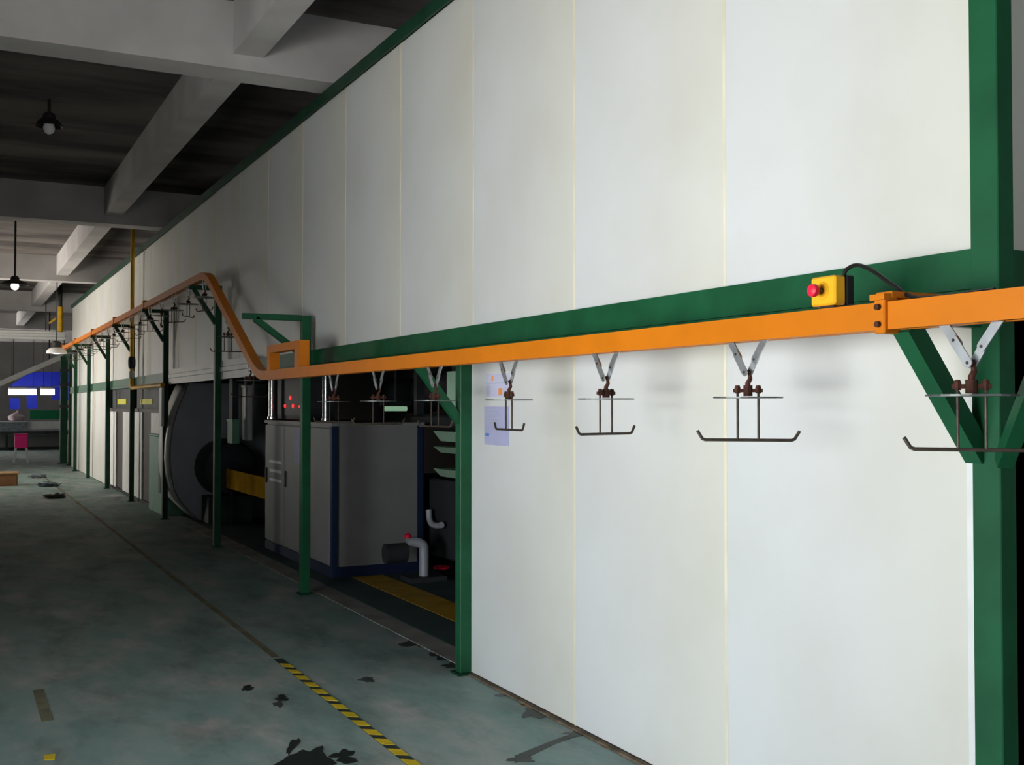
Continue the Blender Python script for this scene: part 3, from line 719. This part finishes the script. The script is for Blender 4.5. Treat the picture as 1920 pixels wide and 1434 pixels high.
t = thing('gas_pipe', (q.x, q.y, 3.0), 'short yellow gas pipe high at the far end of the wall', 'pipe')
MB().tube([(q.x, q.y, Z_SLAB), (q.x, q.y, at_y(113, 575, 31.2).z)], 0.05, 10).build('riser', 'lamp_dark', t, True)
MB().tube([(q.x, q.y, at_y(113, 575, 31.2).z), (q.x, q.y, at_y(113, 622, 31.2).z)], 0.075, 10).build('drop', 'pipe_yellow', t, True)
MB().bar(at_y(112, 592, 31.2), at_y(92, 606, 31.2), 0.05, 0.05, up=(0, 1, 0)).build('branch', 'pipe_yellow', t)

# ================================================================== PENDANT LAMPS
def pendant(px, py_lamp, dist_y, rad, label, lit, ztop=Z_SLAB, shade='lamp_dark'):
    q = at_y(px, py_lamp, dist_y)
    t = thing('pendant_lamp', q, label, 'lamp', 'pendant lamps under the ceiling')
    MB().tube([(q.x, q.y, ztop), (q.x, q.y, q.z+0.10)], 0.016, 8).build('rod', 'lamp_dark', t)
    MB().lathe([(0.03, 0.12), (0.06, 0.10), (0.07, 0.05), (rad*0.75, 0.03), (rad, -0.03), (rad*0.97, -0.03), (rad*0.7, 0.02), (0.04, 0.04)], q, 22).build('shade', shade, t, True)
    MB().lathe([(0.02, 0.03), (0.05, 0.0), (0.06, -0.05), (0.045, -0.09), (0.015, -0.11)], q, 14).build('bulb', 'bulb' if lit else 'lamp_white', t, True)
    return t
pendant(92, 232, 12.3, 0.14, 'unlit bulb lamp under the dark ceiling at upper left', False)
pendant(28, 531, 19.0, 0.22, 'dark pendant lamp on a long rod at the left edge', True)
q = at_y(106, 656, 26.0)
t = thing('dome_lamp', q, 'white dome lamp glowing near the far end of the orange rail', 'lamp')
MB().lathe([(0.06, 0.20), (0.10, 0.17), (0.11, 0.06), (0.08, 0.05)], q, 16).build('neck', 'lamp_dark', t, True)
MB().lathe([(0.07, 0.06), (0.14, 0.04), (0.20, -0.01), (0.22, -0.08), (0.20, -0.08), (0.12, -0.02), (0.04, 0.0)], q, 22).build('shade', 'lamp_white', t, True)
MB().lathe([(0.03, -0.02), (0.09, -0.05), (0.09, -0.075), (0.04, -0.09)], q, 14).build('bulb', 'bulb', t, True)
MB().tube([(q.x, q.y, Z_SLAB), (q.x, q.y, q.z+0.19)], 0.012, 6).build('rod', 'lamp_dark', t)

# ================================================================== FAR END OF THE HALL
# white ribbed cross duct
a, b = at_y(-60, 622, 31.5), at_y(124, 629, 31.5)
zd = b.z
t = thing('cross_duct', ((a.x+b.x)/2, 31.5, zd), 'long white ribbed duct crossing the hall high at the far left', 'duct')
MB().box((a.x-2.5, 31.5, zd-0.12), (b.x, 31.75, zd+0.12), 0.02).build('duct', 'white_metal', t)
for dz in (-0.06, 0.02, 0.09): MB().box((a.x-2.5, 31.47, zd+dz-0.015), (b.x, 31.5, zd+dz+0.015)).build('rib', 'sheet_light', t)
for xx in (a.x-1.2, b.x-0.5): MB().box((xx-0.015, 31.6, zd+0.12), (xx+0.015, 31.63, Z_SLAB)).build('hanger_rod', 'lamp_dark', t)
# sloping metal canopy below it
p0_, p1_ = at_y(118, 668, 34.0), at_y(-25, 730, 34.0)
t = thing('sloping_canopy', ((p0_.x+p1_.x)/2, 34.0, p1_.z), 'sloping grey sheet canopy above the far blue banner', 'canopy')
MB().bar(p0_+Vector((0, 1.0, 0)), p1_+Vector((0, 1.0, 0)), 1.9, 0.05, up=(0, 0, 1)).build('sheet', 'sheet_grey', t)
MB().bar(p0_, p1_, 0.05, 0.14, up=(0, 0, 1)).build('edge', 'sheet_light', t)
for f in (0.15, 0.85):
    p = p0_.lerp(p1_, f); MB().box((p.x-0.02, 34.9, p.z), (p.x+0.02, 34.94, Z_SLAB)).build('hanger_rod', 'lamp_dark', t)
# dark posts past the end of the wall
for px0, px1, Y, top, lab in ((113, 126, 32.6, 2.99, 'dark green steel column just past the end of the white wall'), (129, 136, 31.4, 3.0, 'slim dark column touching the end of the white wall')):
    a, b = at_y(px0, 800, Y), at_y(px1, 800, Y)
    t = thing('steel_column', (a.x, Y, 0), lab, 'column', 'columns at the far end')
    MB().box((a.x, Y, 0.02), (b.x, Y+0.15, top)).build('shaft', 'green_dark', t)
    MB().box((a.x-0.05, Y-0.05, 0), (b.x+0.05, Y+0.2, 0.02)).build('base_plate', 'green_dark', t)
    for zz in (1.55, 2.15, 2.55): MB().box((a.x-0.02, Y-0.03, zz), (b.x+0.04, Y, zz+0.08)).build('clip', 'machine_dark', t)
# blue banner
YB = 46.0
def quad_px(pts, Y, depth, name, m, parent):
    return MB().prism([at_y(a, b, Y) for a, b in pts], (0, depth, 0)).build(name, m, parent)
c0 = at_y(70, 730, YB)
t = thing('blue_banner', (c0.x, YB, 1.5), 'bright blue hanging screen at the far end of the hall', 'screen')
quad_px([(18, 724), (50, 702), (70, 697), (128, 697), (128, 724)], YB, 0.05, 'upper_sheet', 'blue', t)
quad_px([(18, 746), (38, 746), (38, 767), (18, 767)], YB+0.2, 0.05, 'strip', 'blue', t)
quad_px([(50, 726), (70, 726), (70, 766), (50, 766)], YB+0.2, 0.05, 'strip', 'blue', t)
quad_px([(98, 726), (128, 726), (128, 750), (98, 750)], YB+0.2, 0.05, 'strip', 'blue', t)
for xx in (25, 120): q = at_y(xx, 715, YB); MB().box((q.x-0.015, YB+0.06, q.z), (q.x+0.015, YB+0.09, Z_SLAB)).build('cord', 'lamp_dark', t)
# fluorescent tubes
for px0, px1, lab in ((16, 68, 'longer bright fluorescent lamp in front of the blue screen'), (76, 102, 'shorter bright fluorescent lamp in front of the blue screen')):
    a, b = at_y(px0, 735, 44.5), at_y(px1, 735, 44.5)
    t = thing('fluorescent_lamp', (a+b)/2, lab, 'lamp', 'fluorescent lamps at the far end')
    MB().tube([a, b], 0.10, 12).build('tube', 'tube_white', t, True)
    MB().box((a.x, 44.42, a.z+0.10), (b.x, 44.58, a.z+0.16)).build('housing', 'white_metal', t)
    for p in (a, b): MB().box((p.x-0.008+(0.1 if p is a else -0.1), 44.49, a.z+0.16), (p.x+0.008+(0.1 if p is a else -0.1), 44.51, Z_SLAB)).build('cord', 'lamp_dark', t)
# long work bench with green skirt
YW = 42.5
l, r = at_y(-120, 780, YW).x, at_y(141, 780, YW).x
zt = at_y(80, 769, YW).z
t = thing('work_bench', ((l+r)/2, YW, 0), 'long bench with green top screen and white front at the far end', 'bench')
MB().box((at_y(56, 780, YW).x, YW, at_y(80, 786, YW).z), (r, YW+0.06, zt)).build('green_screen', 'bench_green', t)
MB().box((at_y(50, 790, YW).x, YW+0.02, at_y(80, 805, YW).z), (r, YW+0.08, at_y(80, 790, YW).z)).build('front_board', 'white_metal', t)
MB().box((l, YW-0.1, at_y(80, 814, YW).z), (r, YW+0.9, at_y(80, 808, YW).z)).build('table_top', 'machine_dark', t)
zz = at_y(80, 814, YW).z
for xx in (l+0.1, (l+r)/2, r-0.1): MB().box((xx-0.04, YW+0.3, 0), (xx+0.04, YW+0.38, zz)).build('leg', 'machine_dark', t)
MB().box((l, YW+0.5, 0.08), (r, YW+0.55, zz-0.02)).build('back_board', 'plaster', t)
MB().box((l, YW+0.44, at_y(80, 848, YW).z), (r, YW+0.49, at_y(80, 838, YW).z)).build('rail', 'machine_dark', t)
q = at_y(32, 776, YW)
zc = at_y(80, 808, YW).z; zm = at_y(30, 790, YW).z
a, b = at_y(-20, 800, YW), at_y(50, 800, YW)
t = thing('parts_tub', ((a.x+b.x)/2, YW+0.2, zc), 'grey-blue plastic tub on the left end of the far bench', 'tub')
MB().prism([(a.x+0.08, YW-0.05, zc), (b.x-0.06, YW-0.05, zc), (b.x, YW-0.05, zm-0.04), (a.x, YW-0.05, zm-0.04)], (0, 0.5, 0)).build('bin', 'rubble', t)
MB().box((a.x-0.03, YW-0.08, zm-0.04), (b.x+0.03, YW+0.48, zm), 0.01).build('rim', 'sheet_grey', t)
t = thing('parts_bag', (q.x, YW+0.2, zm), 'pale pinkish bag lying on the grey-blue tub at the far end', 'bag')
m = MB(); bmesh.ops.create_icosphere(m.bm, subdivisions=3, radius=1.0)
for v in m.bm.verts:
    n = 1 + 0.12*math.sin(5*v.co.x+1)*math.cos(4*v.co.y) + 0.08*math.sin(9*v.co.z)
    v.co = Vector((q.x+v.co.x*0.27*n, YW+0.2+v.co.y*0.20*n, max(zm, zm+0.14+v.co.z*0.17*n)))
m.build('sack', 'bag_pink', t, True)
MB().lathe([(0.05, zm+0.27), (0.035, zm+0.32), (0.07, zm+0.38)], (q.x+0.05, YW+0.2, 0), 12).build('neck', 'bag_pink', t, True)
# pink stool
q = at_z(40, 868, 0); Y = q.y
a, b = at_y(28, 815, Y), at_y(52, 840, Y)
t = thing('pink_stool', (q.x, Y, 0), 'bright pink plastic stool at the far end of the hall', 'stool')
hw = (b.x-a.x)/2; cx = (a.x+b.x)/2
MB().box((a.x, Y, b.z), (b.x, Y+2*hw, a.z), 0.02).build('apron', 'pink', t)
MB().box((a.x-0.01, Y-0.01, a.z), (b.x+0.01, Y+2*hw+0.01, a.z+0.03), 0.01).build('seat', 'pink', t)
for sx in (-1, 1):
    for yy in (Y+0.04, Y+2*hw-0.04): MB().bar((cx+sx*(hw-0.03), yy, b.z), (cx+sx*(hw+0.02), yy, 0), 0.05, 0.05, up=(0, 1, 0)).build('leg', 'sheet_grey', t)
# brown crate at the left edge
q = at_z(20, 911, 0); Y = q.y
a, b = at_y(-40, 888, Y), at_y(33, 910, Y)
t = thing('wooden_crate', ((a.x+b.x)/2, Y, 0), 'low brown wooden crate at the left picture edge', 'crate')
MB().box((a.x, Y, 0), (b.x, Y+0.6, a.z-0.03), 0.01).build('body', 'wood', t)
MB().box((a.x-0.03, Y-0.03, a.z-0.03), (b.x+0.03, Y+0.63, a.z), 0.006).build('lid', 'cardboard', t)
for f in (0.08, 0.92): MB().box((a.x+(b.x-a.x)*f-0.03, Y-0.015, 0), (a.x+(b.x-a.x)*f+0.03, Y, a.z-0.04)).build('batten', 'wood', t)
# clutter on the floor and small cartons
rnd = random.Random(4)
for px, py, r, lab in ((92, 912, 0.14, 'crumpled pale blue plastic lying on the far floor'), (72, 896, 0.12, 'smaller grey scrap of plastic behind the crumpled one'), (104, 934, 0.12, 'dark grey rag on the floor nearest of the far scraps')):
    q = at_z(px, py, 0); m = MB()
    bmesh.ops.create_icosphere(m.bm, subdivisions=3, radius=1.0)
    for v in m.bm.verts:
        n = 1 + 0.35*math.sin(7*v.co.x+px)*math.cos(6*v.co.y) + 0.2*math.sin(13*v.co.z+py) + rnd.uniform(-0.12, 0.12)
        v.co = Vector((q.x+v.co.x*r*1.4*n, q.y+v.co.y*r*n, max(0.0, 0.35*r*(v.co.z+0.7)*n)))
    tag(m.build('plastic_scrap', 'rubble' if px != 104 else 'rag'), lab, 'scrap')
for i, (px, py0, py1) in enumerate(((137, 815, 833), (139, 836, 858))):
    a, b = at_y(px-5, py0, 33.2), at_y(px+5, py1, 33.2)
    t = thing('carton', ((a.x+b.x)/2, 33.2, b.z), ['upper brown carton stacked past the wall end', 'lower brown carton stacked past the wall end'][i], 'carton', 'cartons past the wall end')
    zb_ = 0.0 if i == 1 else at_y(139, 836, 33.2).z+0.004
    MB().box((a.x-0.1, 33.2, zb_), (b.x+0.1, 33.6, a.z), 0.01).build('box', 'cardboard', t)
    MB().box((a.x-0.1, 33.38, a.z), (b.x+0.1, 33.42, a.z+0.002)).build('tape', 'paper', t)
